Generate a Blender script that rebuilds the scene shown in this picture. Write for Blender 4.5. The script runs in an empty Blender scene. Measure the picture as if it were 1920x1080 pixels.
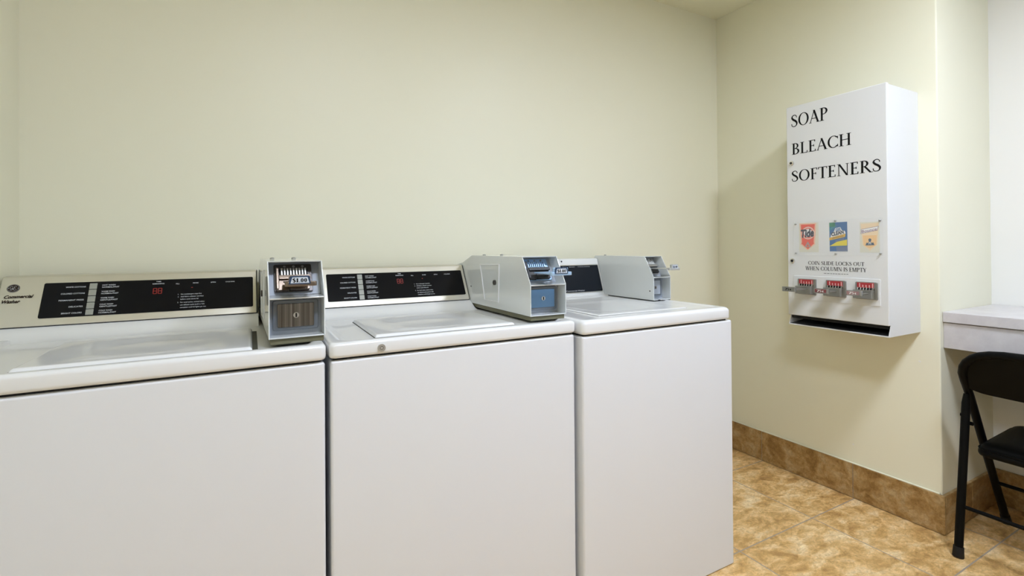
import bpy, bmesh, math, random
from mathutils import Vector, Matrix
random.seed(7)
C = bpy.context.scene.collection
SC = bpy.context.scene

# ------------------------------------------------------------------ camera
cd = bpy.data.cameras.new('camera'); cam = bpy.data.objects.new('camera', cd); C.objects.link(cam)
R_ = Vector((0.88042727, -0.47411844, -0.00771477)); U_ = Vector((0.00420781, -0.00845729, 0.99995538)); F_ = Vector((0.47416254, 0.88042045, 0.00545102))
cam.matrix_world = Matrix(((R_.x, U_.x, -F_.x, -2.41197), (R_.y, U_.y, -F_.y, -1.93092), (R_.z, U_.z, -F_.z, 1.15), (0, 0, 0, 1)))
cd.sensor_width = 36; cd.sensor_fit = 'HORIZONTAL'; cd.lens = 910.585 / 1920 * 36
cd.shift_y = -(540 - 458.49) / 1920; cd.clip_start = 0.02
SC.camera = cam

# ------------------------------------------------------------------ world, lights, exposure
w = bpy.data.worlds.new('world'); SC.world = w; w.use_nodes = True
w.node_tree.nodes['Background'].inputs[0].default_value = (0.55, 0.68, 0.9, 1)
w.node_tree.nodes['Background'].inputs[1].default_value = 1.0
SC.view_settings.view_transform = 'Standard'; SC.view_settings.look = 'None'
SC.view_settings.gamma = 1.0; SC.view_settings.use_curve_mapping = False
SC.view_settings.exposure = 0.09
LAMP_E = 80.0      # emission of the ceiling panel near the counter
LAMP_E2 = 62.0      # emission of the second one, over the middle of the room
WIN_E = 1.2        # daylight through the rear window

# ------------------------------------------------------------------ materials
def mat(name, base, rough=0.5, metal=0.0, coat=0.0, emit=None, es=0.0, alpha=1.0, trans=0.0, ior=1.45, spec=0.5):
    m = bpy.data.materials.new(name); m.use_nodes = True
    b = m.node_tree.nodes['Principled BSDF']
    b.inputs['Base Color'].default_value = (*base, 1); b.inputs['Roughness'].default_value = rough
    b.inputs['Metallic'].default_value = metal; b.inputs['Coat Weight'].default_value = coat
    b.inputs['Transmission Weight'].default_value = trans; b.inputs['IOR'].default_value = ior
    b.inputs['Alpha'].default_value = alpha; b.inputs['Specular IOR Level'].default_value = spec
    if emit: b.inputs['Emission Color'].default_value = (*emit, 1); b.inputs['Emission Strength'].default_value = es
    return m
def nodes(m): return m.node_tree.nodes, m.node_tree.links, m.node_tree.nodes['Principled BSDF']
def add_bump(m, scale, strength, dist=0.001, detail=3, stretch=None):
    N, L, b = nodes(m)
    tc = N.new('ShaderNodeNewGeometry'); n = N.new('ShaderNodeTexNoise'); n.inputs['Scale'].default_value = scale; n.inputs['Detail'].default_value = detail
    src = tc.outputs['Position']
    if stretch:
        mp = N.new('ShaderNodeMapping'); mp.inputs['Scale'].default_value = stretch; L.new(src, mp.inputs[0]); src = mp.outputs[0]
    bp = N.new('ShaderNodeBump'); bp.inputs['Strength'].default_value = strength; bp.inputs['Distance'].default_value = dist
    L.new(src, n.inputs['Vector']); L.new(n.outputs['Fac'], bp.inputs['Height']); L.new(bp.outputs[0], b.inputs['Normal'])
    return n
def tint_noise(m, c1, c2, scale, detail=5, stretch=None, lo=0.35, hi=0.65, rough=0.5):
    N, L, b = nodes(m)
    g = N.new('ShaderNodeNewGeometry'); n = N.new('ShaderNodeTexNoise'); n.inputs['Scale'].default_value = scale; n.inputs['Detail'].default_value = detail; n.inputs['Roughness'].default_value = rough
    src = g.outputs['Position']
    if stretch:
        mp = N.new('ShaderNodeMapping'); mp.inputs['Scale'].default_value = stretch; L.new(src, mp.inputs[0]); src = mp.outputs[0]
    r = N.new('ShaderNodeValToRGB'); r.color_ramp.elements[0].position = lo; r.color_ramp.elements[1].position = hi
    r.color_ramp.elements[0].color = (*c1, 1); r.color_ramp.elements[1].color = (*c2, 1)
    L.new(src, n.inputs['Vector']); L.new(n.outputs['Fac'], r.inputs[0]); L.new(r.outputs[0], b.inputs['Base Color'])

M = {}
M['wall'] = mat('cream_wall_paint', (.85, .825, .65), 0.45); add_bump(M['wall'], 260, 0.12, 0.0006)
M['wall2'] = mat('offwhite_wall_paint', (.84, .83, .79), 0.6)
M['wall3'] = mat('tan_wall_paint', (.50, .49, .44), 0.6)
M['ceil'] = mat('ceiling_paint', (.85, .83, .64), 0.8); add_bump(M['ceil'], 180, 0.15, 0.0008)
M['white'] = mat('white_enamel', (.80, .805, .80), 0.2, coat=0.4)
M['front'] = mat('washer_front_enamel', (.775, .79, .81), 0.38, coat=0.1); add_bump(M['front'], 500, 0.03, 0.0003)
M['cabwhite'] = mat('cabinet_enamel', (.76, .765, .755), 0.35)
M['boxwhite'] = mat('coin_box_enamel', (.72, .745, .735), 0.16, coat=0.5)
M['inner'] = mat('coin_box_inner_grey', (.46, .50, .56), 0.4)
M['vframe'] = mat('vault_frame_grey', (.17, .19, .215), 0.35)
M['blue_reflect'] = mat('blue_reflection_plate', (.42, .60, .82), 0.5, metal=0.45)  # middle coin box metal: a blue reflection painted into the base colour
M['drawer2'] = mat('blue_reflection_drawer', (.20, .36, .58), 0.28, metal=0.9)  # its vault drawer, same blue reflection put into the colour
M['lockm'] = mat('satin_lock_metal', (.62, .62, .60), 0.4, metal=0.8)
M['cavity'] = mat('dark_mechanism', (.05, .05, .05), 0.5, metal=.4)
M['skirt'] = mat('bronze_riser', (.16, .15, .085), 0.45)
M['black'] = mat('glossy_black_panel', (.006, .006, .007), 0.2, spec=.16)
M['black2'] = mat('charcoal_panel', (.012, .015, .020), 0.22, spec=.2)
M['gap'] = mat('dark_gap', (.012, .012, .012), 0.8)
M['slot'] = mat('dark_slot', (.05, .05, .035), 0.7)
M['console'] = mat('brushed_console_metal', (.66, .64, .56), 0.34, metal=0.85); add_bump(M['console'], 60, 0.08, 0.0004, 4, (1, 1, 60))
M['console3'] = mat('console_white_plastic', (.76, .77, .75), 0.3, coat=0.2)
M['chrome'] = mat('chrome', (.75, .75, .74), 0.12, metal=1)
M['steel'] = mat('dull_steel', (.40, .40, .39), 0.32, metal=0.95); add_bump(M['steel'], 70, 0.25, 0.0006)
M['bronze'] = mat('brown_steel', (.24, .19, .15), 0.3, metal=0.9); add_bump(M['bronze'], 120, 0.2, 0.0005)
M['darkmetal'] = mat('dark_plate_metal', (.10, .09, .085), 0.32, metal=0.7)
M['drawer'] = mat('brushed_drawer_metal', (.62, .60, .56), 0.28, metal=1.0); tint_noise(M['drawer'], (.09, .08, .07), (.34, .32, .30), 22, 4, (10, 1, .05), .3, .7)
M['btn'] = mat('button_grey', (.36, .37, .33), 0.35, metal=0.3)
M['txtw'] = mat('print_white', (.62, .64, .66), 0.6)
M['txtk'] = mat('print_black', (.008, .008, .008), 0.6, spec=.15)
M['txtbr'] = mat('print_brown', (.03, .018, .012), 0.6, spec=.1)
M['red'] = mat('display_red', (.10, .008, .006), 0.4, emit=(1, .04, .02), es=0.10)
M['redp'] = mat('red_plastic', (.42, .035, .04), 0.35)
M['pinkp'] = mat('pink_print', (.75, .42, .40), 0.5)
M['navy'] = mat('navy_label', (.02, .045, .10), 0.4)
M['lblw'] = mat('label_white', (.62, .68, .76), 0.4)
M['black_metal'] = mat('black_chair_paint', (.003, .003, .003), 0.42, spec=.12)
M['vinyl'] = mat('black_vinyl', (.003, .003, .003), 0.42, spec=.12); add_bump(M['vinyl'], 90, 0.2, 0.001)
M['rubber'] = mat('black_rubber', (.006, .006, .006), 0.7)
M['lam'] = mat('pale_laminate', (.62, .59, .59), 0.35); tint_noise(M['lam'], (.56, .53, .535), (.68, .655, .65), 7, 8, None, .35, .65, .7)
M['clear'] = mat('clear_acrylic', (.9, .92, .91), 0.05, alpha=.06)
M['trough'] = mat('dark_tray', (.035, .035, .035), 0.3)
M['gray'] = mat('window_frame_paint', (.6, .6, .6), 0.5)
M['glass'] = mat('window_glass', (1, 1, 1), 0.0, trans=1.0, ior=1.45)
M['lamp'] = mat('lamp_diffuser', (.9, .9, .9), 0.5, emit=(.895, .985, 1.19), es=LAMP_E)
M['lamp2'] = mat('lamp_diffuser_rear', (.9, .9, .9), 0.5, emit=(.895, .985, 1.19), es=LAMP_E2)
M['sky'] = mat('daylight_screen', (.5, .6, .8), 0.6, emit=(.50, .72, 1.0), es=WIN_E)
M['cardbg'] = mat('card_cream', (.72, .70, .58), 0.6)
for k, c in dict(tide=(.80, .10, .055), peach=(.86, .52, .36), tblue=(.015, .02, .05), blue=(.025, .13, .33), teal=(.03, .25, .28), green=(.03, .22, .13), yellow=(.75, .62, .03), gold=(.72, .42, .04), slate=(.13, .18, .30), bcream=(.84, .66, .42), borange=(.86, .55, .25), plum=(.20, .07, .16), pwhite=(.82, .82, .80), bgrey=(.06, .10, .15), silver=(.35, .33, .31), maroon=(.24, .07, .07), rose=(.34, .20, .20)).items():
    M['c_' + k] = mat('print_' + k, c, 0.5)

def stone(name, bright, tile=None):
    """travertine-look porcelain; tile = (x0, sx, y0, sy) draws grout joints"""
    m = mat(name, (.5, .35, .2), 0.34); N, L, b = nodes(m)
    g = N.new('ShaderNodeNewGeometry'); sep = N.new('ShaderNodeSeparateXYZ'); L.new(g.outputs['Position'], sep.inputs[0])
    def math_(op, a, bb=None, c=None):
        n = N.new('ShaderNodeMath'); n.operation = op
        for i, v in enumerate((a, bb, c)):
            if v is None: continue
            if isinstance(v, (int, float)): n.inputs[i].default_value = v
            else: L.new(v, n.inputs[i])
        return n.outputs[0]
    vec = g.outputs['Position']; grout = None
    if tile:
        x0, sx, y0, sy = tile
        tx = math_('DIVIDE', math_('SUBTRACT', sep.outputs[0], x0), sx); ty = math_('DIVIDE', math_('SUBTRACT', sep.outputs[1], y0), sy)
        fx = math_('FLOOR', tx); fy = math_('FLOOR', ty)
        comb = N.new('ShaderNodeCombineXYZ'); L.new(fx, comb.inputs[0]); L.new(fy, comb.inputs[1])
        wn = N.new('ShaderNodeTexWhiteNoise'); wn.noise_dimensions = '3D'; L.new(comb.outputs[0], wn.inputs['Vector'])
        off = N.new('ShaderNodeVectorMath'); off.operation = 'SCALE'; off.inputs['Scale'].default_value = 9.0; L.new(wn.outputs['Color'], off.inputs[0])
        add = N.new('ShaderNodeVectorMath'); add.operation = 'ADD'; L.new(vec, add.inputs[0]); L.new(off.outputs[0], add.inputs[1]); vec = add.outputs[0]
        def edge(t, s):
            fr = math_('FRACT', t); d = math_('MINIMUM', fr, math_('SUBTRACT', 1.0, fr)); return math_('MULTIPLY', d, s)
        d = math_('MINIMUM', edge(tx, sx), edge(ty, sy))
        grout = math_('LESS_THAN', d, 0.0024)
    n1 = N.new('ShaderNodeTexNoise'); n1.inputs['Scale'].default_value = 10; n1.inputs['Detail'].default_value = 9; n1.inputs['Roughness'].default_value = .62; n1.inputs['Distortion'].default_value = .45
    n2 = N.new('ShaderNodeTexNoise'); n2.inputs['Scale'].default_value = 48; n2.inputs['Detail'].default_value = 8; n2.inputs['Roughness'].default_value = .7; n2.inputs['Distortion'].default_value = .9
    mp = N.new('ShaderNodeMapping'); mp.inputs['Scale'].default_value = (1, 1.6, 1.6); L.new(vec, mp.inputs[0])
    L.new(mp.outputs[0], n1.inputs['Vector']); L.new(mp.outputs[0], n2.inputs['Vector'])
    r1 = N.new('ShaderNodeValToRGB'); cr = r1.color_ramp
    cols = [(.30, (.27, .150, .055)), (.43, (.40, .245, .095)), (.52, (.50, .335, .155)), (.60, (.55, .405, .23)), (.72, (.60, .48, .31))]
    cr.elements[0].position = cols[0][0]; cr.elements[0].color = (*cols[0][1], 1); cr.elements[1].position = cols[-1][0]; cr.elements[1].color = (*cols[-1][1], 1)
    for p_, c_ in cols[1:-1]: e = cr.elements.new(p_); e.color = (*c_, 1)
    L.new(n1.outputs['Fac'], r1.inputs[0])
    r2 = N.new('ShaderNodeValToRGB'); r2.color_ramp.elements[0].position = .33; r2.color_ramp.elements[1].position = .66
    r2.color_ramp.elements[0].color = (.62, .58, .50, 1); r2.color_ramp.elements[1].color = (1.12, 1.12, 1.12, 1)
    L.new(n2.outputs['Fac'], r2.inputs[0])
    mx = N.new('ShaderNodeMix'); mx.data_type = 'RGBA'; mx.blend_type = 'MULTIPLY'; mx.inputs['Factor'].default_value = .85
    L.new(r1.outputs[0], mx.inputs['A']); L.new(r2.outputs[0], mx.inputs['B'])
    br = N.new('ShaderNodeMix'); br.data_type = 'RGBA'; br.blend_type = 'MULTIPLY'; br.inputs['Factor'].default_value = 1; br.inputs['B'].default_value = (bright[0], bright[1], bright[2], 1)
    L.new(mx.outputs['Result'], br.inputs['A']); out = br.outputs['Result']
    if grout is not None:
        gm = N.new('ShaderNodeMix'); gm.data_type = 'RGBA'; gm.inputs['B'].default_value = (.40, .33, .26, 1)
        L.new(grout, gm.inputs['Factor']); L.new(out, gm.inputs['A']); out = gm.outputs['Result']
    L.new(out, b.inputs['Base Color'])
    bp = N.new('ShaderNodeBump'); bp.inputs['Strength'].default_value = .25; bp.inputs['Distance'].default_value = .0015
    if grout is not None: hgt = math_('SUBTRACT', n1.outputs['Fac'], grout)
    else: hgt = n1.outputs['Fac']
    L.new(hgt, bp.inputs['Height']); L.new(bp.outputs[0], b.inputs['Normal'])
    return m
M['floor'] = stone('floor_tile', (1.68, 1.68, 1.62), (-.335, .462, -.72, .448))
M['bbtile'] = stone('baseboard_tile', (.90, .86, .76))
M['grout'] = mat('grout', (.42, .34, .25), .8)

# ------------------------------------------------------------------ mesh helpers
def obj(name, bm, m, parent=None, smooth=False, bevel=0, seg=2, angle=40):
    me = bpy.data.meshes.new(name)
    bmesh.ops.recalc_face_normals(bm, faces=bm.faces) if not bm.get('flat') else None
    off = Vector((0, 0, 0)); q = parent
    while q is not None: off += q.location; q = q.parent
    return _finish(name, bm.bm, me, m, parent, off, smooth, bevel, seg, angle)
class B:
    """mesh collector"""
    def __init__(s): s.bm = bmesh.new(); s.flat = False; s.mi = 0
    def face(s, pts):
        try:
            f = s.bm.faces.new([s.bm.verts.new(p) for p in pts]); f.material_index = s.mi; return f
        except ValueError: return None
    def box(s, x0, x1, y0, y1, z0, z1):
        v = [s.bm.verts.new((x, y, z)) for x in (x0, x1) for y in (y0, y1) for z in (z0, z1)]
        for q in ((0, 1, 3, 2), (4, 6, 7, 5), (0, 4, 5, 1), (2, 3, 7, 6), (0, 2, 6, 4), (1, 5, 7, 3)):
            f = s.bm.faces.new([v[i] for i in q]); f.material_index = s.mi
        return s
    def prism(s, prof, a0, a1, axis='x'):
        """prof: polygon in the two other axes, extruded along axis"""
        def P(a, p):
            return {'x': (a, p[0], p[1]), 'y': (p[0], a, p[1]), 'z': (p[0], p[1], a)}[axis]
        A = [s.bm.verts.new(P(a0, p)) for p in prof]; Z = [s.bm.verts.new(P(a1, p)) for p in prof]
        n = len(prof)
        fs = [s.bm.faces.new(A), s.bm.faces.new(Z[::-1])]
        for i in range(n): fs.append(s.bm.faces.new((A[i], Z[i], Z[(i + 1) % n], A[(i + 1) % n])))
        for f in fs: f.material_index = s.mi
        return s
    def tube(s, pts, r, n=12, ry=None, caps=True):
        pts = [Vector(p) for p in pts]; ry = ry or r
        rings = []; up = None
        for i, p in enumerate(pts):
            t = (pts[min(i + 1, len(pts) - 1)] - pts[max(i - 1, 0)]).normalized()
            if up is None: up = t.orthogonal().normalized()
            up = (up - t * up.dot(t)).normalized(); bn = t.cross(up)
            rr = r[i] if isinstance(r, (list, tuple)) else r; r2 = ry[i] if isinstance(ry, (list, tuple)) else ry
            rings.append([s.bm.verts.new(p + up * rr * math.cos(2 * math.pi * k / n) + bn * r2 * math.sin(2 * math.pi * k / n)) for k in range(n)])
        for a, b in zip(rings, rings[1:]):
            for k in range(n):
                f = s.bm.faces.new((a[k], a[(k + 1) % n], b[(k + 1) % n], b[k])); f.material_index = s.mi
        if caps: s.bm.faces.new(rings[0][::-1]).material_index = s.mi; s.bm.faces.new(rings[-1]).material_index = s.mi
        return s
    def cyl(s, p0, p1, r, n=20): return s.tube([p0, p1], r, n)
    def get(s, k): return s.flat
def _finish(name, bm, me, ms, parent, off, smooth, bevel, seg, angle):
    if off.length > 0: bmesh.ops.translate(bm, verts=bm.verts, vec=-off)
    bm.to_mesh(me); bm.free()
    for m_ in (ms if isinstance(ms, (list, tuple)) else [ms]): me.materials.append(m_)
    o = bpy.data.objects.new(name, me); C.objects.link(o)
    if parent is not None: o.parent = parent
    if bevel:
        md = o.modifiers.new('bevel', 'BEVEL'); md.width = bevel; md.segments = seg; md.limit_method = 'ANGLE'; md.angle_limit = math.radians(angle); md.harden_normals = False
        smooth = True
    if smooth:
        for p in me.polygons: p.use_smooth = True
        md = o.modifiers.new('weighted', 'WEIGHTED_NORMAL') if bevel else None
        if not bevel: me.shade_auto = None if False else None
    return o
def obj(name, b, m, parent=None, smooth=False, bevel=0, seg=2, angle=40, sharp=40):
    me = bpy.data.meshes.new(name)
    if not b.flat: bmesh.ops.recalc_face_normals(b.bm, faces=b.bm.faces)
    off = Vector((0, 0, 0)); q = parent
    while q is not None: off += q.location; q = q.parent
    if smooth and not bevel:
        for e in b.bm.edges:
            if len(e.link_faces) == 2 and e.calc_face_angle(0) > math.radians(sharp): e.smooth = False
    me_o = bpy.data.meshes.new(name)
    if off.length > 0: bmesh.ops.translate(b.bm, verts=b.bm.verts, vec=-off)
    b.bm.to_mesh(me); b.bm.free()
    for m_ in (m if isinstance(m, (list, tuple)) else [m]): me.materials.append(m_)
    o = bpy.data.objects.new(name, me); C.objects.link(o)
    if parent is not None: o.parent = parent
    if bevel:
        md = o.modifiers.new('bevel', 'BEVEL'); md.width = bevel; md.segments = seg; md.limit_method = 'ANGLE'; md.angle_limit = math.radians(angle)
        for p in me.polygons: p.use_smooth = True
        o.modifiers.new('weighted', 'WEIGHTED_NORMAL')
    elif smooth:
        for p in me.polygons: p.use_smooth = True
    return o
def thing(name, label, cat, loc, group=None, rz=0):
    o = bpy.data.objects.new(name, None); C.objects.link(o); o.location = loc; o.rotation_euler = (0, 0, rz); o.empty_display_size = .05
    o['label'] = label; o['category'] = cat
    if group: o['group'] = group
    return o
def struct(name, b, m, **k):
    o = obj(name, b, m, **k); o['kind'] = 'structure'; return o
def rrect(x0, x1, y0, y1, r, n=5):
    if isinstance(r, (int, float)): r = (r,) * 4
    out = []
    for (cx, cy, a0, rr) in ((x1 - r[0], y1 - r[0], 0, r[0]), (x0 + r[1], y1 - r[1], 90, r[1]), (x0 + r[2], y0 + r[2], 180, r[2]), (x1 - r[3], y0 + r[3], 270, r[3])):
        for k in range(n + 1):
            a = math.radians(a0 + 90 * k / n); out.append((cx + rr * math.cos(a), cy + rr * math.sin(a)))
    return out

class Frame:
    """a plane in the place: origin, right, up; draws flat shapes and lettering a hair off it"""
    def __init__(s, O, ex, ey, off=0.0004):
        s.O = Vector(O); s.ex = Vector(ex).normalized(); s.ey = Vector(ey).normalized(); s.n = s.ex.cross(s.ey); s.off = off
    def p(s, x, y, h=0): return s.O + s.ex * x + s.ey * y + s.n * (s.off + h)
    def poly(s, b, pts, h=0, thick=0):
        if thick:
            A = [b.bm.verts.new(s.p(x, y, h)) for x, y in pts]; Z = [b.bm.verts.new(s.p(x, y, h + thick)) for x, y in pts]; n = len(A)
            fs = [b.bm.faces.new(A[::-1]), b.bm.faces.new(Z)] + [b.bm.faces.new((A[i], A[(i + 1) % n], Z[(i + 1) % n], Z[i])) for i in range(n)]
            for f in fs: f.material_index = b.mi
        else: b.face([s.p(x, y, h) for x, y in pts])
    def ring(s, b, cx, cy, r0, r1, ax=1, ay=1, n=28, h=0):
        for k in range(n):
            a, c = 2 * math.pi * k / n, 2 * math.pi * (k + 1) / n
            s.poly(b, [(cx + r0 * ax * math.cos(a), cy + r0 * ay * math.sin(a)), (cx + r1 * ax * math.cos(a), cy + r1 * ay * math.sin(a)), (cx + r1 * ax * math.cos(c), cy + r1 * ay * math.sin(c)), (cx + r0 * ax * math.cos(c), cy + r0 * ay * math.sin(c))], h)
    def disc(s, b, cx, cy, r, ax=1, ay=1, n=24, h=0):
        s.poly(b, [(cx + r * ax * math.cos(2 * math.pi * k / n), cy + r * ay * math.sin(2 * math.pi * k / n)) for k in range(n)], h)
    def line(s, b, pts, wd, h=0):
        for k, ((x0, y0), (x1, y1)) in enumerate(zip(pts, pts[1:])):
            w0 = wd[k] if isinstance(wd, list) else wd; w1 = wd[k + 1] if isinstance(wd, list) else wd
            dx, dy = x1 - x0, y1 - y0; l = math.hypot(dx, dy) or 1; nx, ny = -dy / l, dx / l
            s.poly(b, [(x0 - nx * w0 / 2, y0 - ny * w0 / 2), (x1 - nx * w1 / 2, y1 - ny * w1 / 2), (x1 + nx * w1 / 2, y1 + ny * w1 / 2), (x0 + nx * w0 / 2, y0 + ny * w0 / 2)], h)
    def sans(s, b, txt, x, y, width=None, cap=.01, align='l', shear=0, bold=0, h=0, rot=0):
        cu = bpy.data.curves.new('t', 'FONT'); cu.body = txt; cu.size = 1; cu.shear = shear; cu.offset = bold; cu.resolution_u = 3
        o = bpy.data.objects.new('t', cu); C.objects.link(o); dg = bpy.context.evaluated_depsgraph_get(); dg.update()
        me = o.evaluated_get(dg).to_mesh()
        xs = [v.co.x for v in me.vertices]; 
        if not xs: bpy.data.objects.remove(o); return
        mn, mxx = min(xs), max(xs); ky = cap / .72; kx = (width / (mxx - mn)) if width else ky; W = (mxx - mn) * kx
        x -= {'l': 0, 'c': W / 2, 'r': W}[align]
        cr, sr = math.cos(rot), math.sin(rot); vs = []
        for v in me.vertices:
            px, py = (v.co.x - mn) * kx, v.co.y * ky
            vs.append(b.bm.verts.new(s.p(x + px * cr - py * sr, y + px * sr + py * cr, h)))
        for p in me.polygons:
            try: f = b.bm.faces.new([vs[i] for i in p.vertices]); f.material_index = b.mi
            except ValueError: pass
        bpy.data.objects.remove(o)
    def serif(s, b, txt, x, y, width, cap, align='l', h=0, weight=1.0):
        shapes, W = serif_layout(txt, weight); kx = width / W
        x -= {'l': 0, 'c': width / 2, 'r': width}[align]
        for poly in shapes: s.poly(b, [(x + px * kx, y + py * cap) for px, py in poly], h)

# ---------- a high-contrast roman alphabet made of strokes (cap height 1)
def _bar(x, y0, y1, w): return [(x - w / 2, y0), (x + w / 2, y0), (x + w / 2, y1), (x - w / 2, y1)]
def _dia(x0, y0, x1, y1, w): return [(x0 - w / 2, y0), (x0 + w / 2, y0), (x1 + w / 2, y1), (x1 - w / 2, y1)]
def _hb(x0, x1, y, t): return [(x0, y - t / 2), (x1, y - t / 2), (x1, y + t / 2), (x0, y + t / 2)]
def _arc(cx, cy, rx, ry, a0, a1, T, t, n=18):
    out = []
    for k in range(n):
        a, c = math.radians(a0 + (a1 - a0) * k / n), math.radians(a0 + (a1 - a0) * (k + 1) / n)
        q = []
        for (ang, inn) in ((a, 0), (a, 1), (c, 1), (c, 0)):
            q.append((cx + (rx - inn * T) * math.cos(ang), cy + (ry - inn * t) * math.sin(ang)))
        out.append(q)
    return out
def _spl(pts, ws, n=6):
    P = [pts[0]] + pts + [pts[-1]]; Wd = [ws[0]] + ws + [ws[-1]]; out = []; L_ = []
    for i in range(1, len(P) - 2):
        for k in range(n):
            t = k / n; f = lambda a, b_, c, d: .5 * (2 * b_ + (c - a) * t + (2 * a - 5 * b_ + 4 * c - d) * t * t + (3 * b_ - a - 3 * c + d) * t ** 3)
            L_.append((f(*[P[i + j][0] for j in (-1, 0, 1, 2)]), f(*[P[i + j][1] for j in (-1, 0, 1, 2)]), Wd[i] + (Wd[i + 1] - Wd[i]) * t))
    L_.append((*pts[-1], ws[-1])); E_ = []
    for i, (x, y, w_) in enumerate(L_):
        x0, y0, _ = L_[max(0, i - 1)]; x1, y1, _ = L_[min(len(L_) - 1, i + 1)]; l = math.hypot(x1 - x0, y1 - y0) or 1
        nx, ny = -(y1 - y0) / l * w_ / 2, (x1 - x0) / l * w_ / 2; E_.append(((x - nx, y - ny), (x + nx, y + ny)))
    return [[a[0], b_[0], b_[1], a[1]] for a, b_ in zip(E_, E_[1:])]
def glyph(ch, k=1.0):
    T, t, S = .135 * k, .056 * k, .042 * k
    def stem(x, top=1, bot=1, w_=None):
        w_ = w_ or T; o = [_bar(x, 0, 1, w_)]
        if bot: o.append(_bar(x, 0, S, w_ + .16))
        if top: o.append(_bar(x, 1 - S, 1, w_ + .16))
        return o
    if ch == 'S': return _spl([(.44, .74), (.42, .88), (.29, .965), (.14, .90), (.10, .75), (.20, .60), (.36, .47), (.46, .30), (.42, .11), (.27, .03), (.11, .09), (.07, .28)], [t, t, t * 1.1, T * .6, T * .95, T * 1.15, T * 1.15, T * .95, T * .6, t * 1.1, t, t]), .55
    if ch == 'O': return _arc(.42, .5, .39, .515, 0, 360, T, t * .9, 36), .84
    if ch == 'C': return _arc(.42, .5, .39, .515, 42, 318, T, t, 28) + [_bar(.70, .72, .93, t), _bar(.70, .07, .26, t)], .76
    if ch == 'G': return _arc(.42, .5, .39, .515, 42, 318, T, t, 28) + [_bar(.68, .06, .44, T * .8)], .80
    if ch == 'D': return stem(.17) + _arc(.30, .5, .47, .5, -90, 90, T, t, 20) + [_hb(.17, .32, .98, t), _hb(.17, .32, .02, t)], .82
    if ch == 'P': return stem(.17) + _arc(.30, .74, .27, .26, -90, 90, T, t, 14) + [_hb(.17, .32, .98, t), _hb(.17, .32, .505, t)], .62
    if ch == 'B': return stem(.17) + _arc(.28, .755, .25, .245, -90, 90, T * .9, t, 14) + _arc(.29, .27, .30, .27, -90, 90, T, t, 14) + [_hb(.17, .30, .98, t), _hb(.17, .30, .52, t), _hb(.17, .30, .02, t)], .64
    if ch == 'R': return stem(.17) + _arc(.29, .75, .25, .25, -90, 90, T, t, 14) + [_hb(.17, .30, .98, t), _hb(.17, .32, .515, t), _dia(.66, 0, .33, .51, T), _bar(.70, 0, S, .2)], .74
    if ch == 'L': return stem(.17) + [_hb(.17, .54, .022, t), _bar(.53, 0, .20, t)], .60
    if ch == 'E': return stem(.17) + [_hb(.17, .52, .022, t), _bar(.51, 0, .19, t), _hb(.17, .49, .978, t), _bar(.48, .83, 1, t), _hb(.17, .40, .51, t), _bar(.40, .42, .60, t)], .60
    if ch == 'F': return stem(.17) + [_hb(.17, .49, .978, t), _bar(.48, .82, 1, t), _hb(.17, .40, .51, t), _bar(.40, .42, .60, t)], .55
    if ch == 'T': return stem(.33, 0) + [_hb(.03, .63, .978, t), _bar(.05, .82, 1, t), _bar(.61, .82, 1, t)], .66
    if ch == 'I': return stem(.17), .34
    if ch == 'H': return stem(.17) + stem(.66) + [_hb(.17, .66, .52, t)], .83
    if ch == 'N': return [_bar(.15, 0, 1, t), _bar(.15, 0, S, .2), _bar(.12, 1 - S, 1, .18), _dia(.68, 0, .17, 1, T), _bar(.69, 0, 1, t), _bar(.69, 1 - S, 1, .2)], .84
    if ch == 'M': return [_bar(.13, 0, 1, t), _bar(.13, 0, S, .2), _bar(.15, 1 - S, 1, .18), _dia(.47, 0, .19, 1, T), _dia(.47, 0, .77, 1, t)] + stem(.81), .97
    if ch == 'A': return [_dia(.08, 0, .37, 1, t), _dia(.64, 0, .35, 1, T), _hb(.17, .55, .34, t), _bar(.08, 0, S, .18), _bar(.64, 0, S, .24)], .74
    if ch == 'U': return [_bar(.17, .28, 1, T), _bar(.17, 1 - S, 1, .26), _bar(.62, .28, 1, t), _bar(.62, 1 - S, 1, .18)] + _arc(.37, .30, .265, .31, 180, 360, T * .75, t, 14), .76
    if ch == 'W': return [_dia(.30, 0, .08, 1, T), _dia(.30, 0, .52, 1, t), _dia(.72, 0, .50, 1, T), _dia(.72, 0, .95, 1, t), _bar(.08, 1 - S, 1, .24), _bar(.50, 1 - S, 1, .24), _bar(.95, 1 - S, 1, .16)], 1.0
    if ch == 'K': return stem(.17) + [_dia(.24, .42, .60, 1, t), _dia(.68, 0, .34, .56, T), _bar(.62, 1 - S, 1, .2), _bar(.68, 0, S, .22)], .74
    if ch == 'Y': return [_bar(.36, 0, .5, T), _bar(.36, 0, S, .3), _dia(.36, .44, .10, 1, T), _dia(.36, .44, .62, 1, t), _bar(.10, 1 - S, 1, .24), _bar(.62, 1 - S, 1, .18)], .70
    if ch == '$': return glyph('S', k)[0] + [_bar(.27, -.1, 1.1, t * 1.2)], .56
    if ch == '1': return [_bar(.25, 0, 1, T * 1.4), _bar(.25, 0, S * 1.5, .36), _dia(.12, .78, .24, 1, .09)], .50
    if ch == '0': return _arc(.28, .5, .25, .51, 0, 360, T * 1.1, t, 24), .58
    if ch == '.': return [_bar(.12, 0, .14, .15)], .26
    if ch == '7': return [_hb(.05, .50, .95, .10), _dia(.20, 0, .48, .95, T)], .55
    if ch == '5': return [_hb(.12, .46, .95, .1), _bar(.14, .5, 1, t * 1.4)] + _arc(.22, .32, .25, .31, -140, 110, T, t, 16), .54
    if ch == 'c': return _arc(.26, .38, .22, .3, 45, 315, T, t, 16) + [_bar(.27, -.05, .82, t)], .50
    return [], .32
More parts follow.
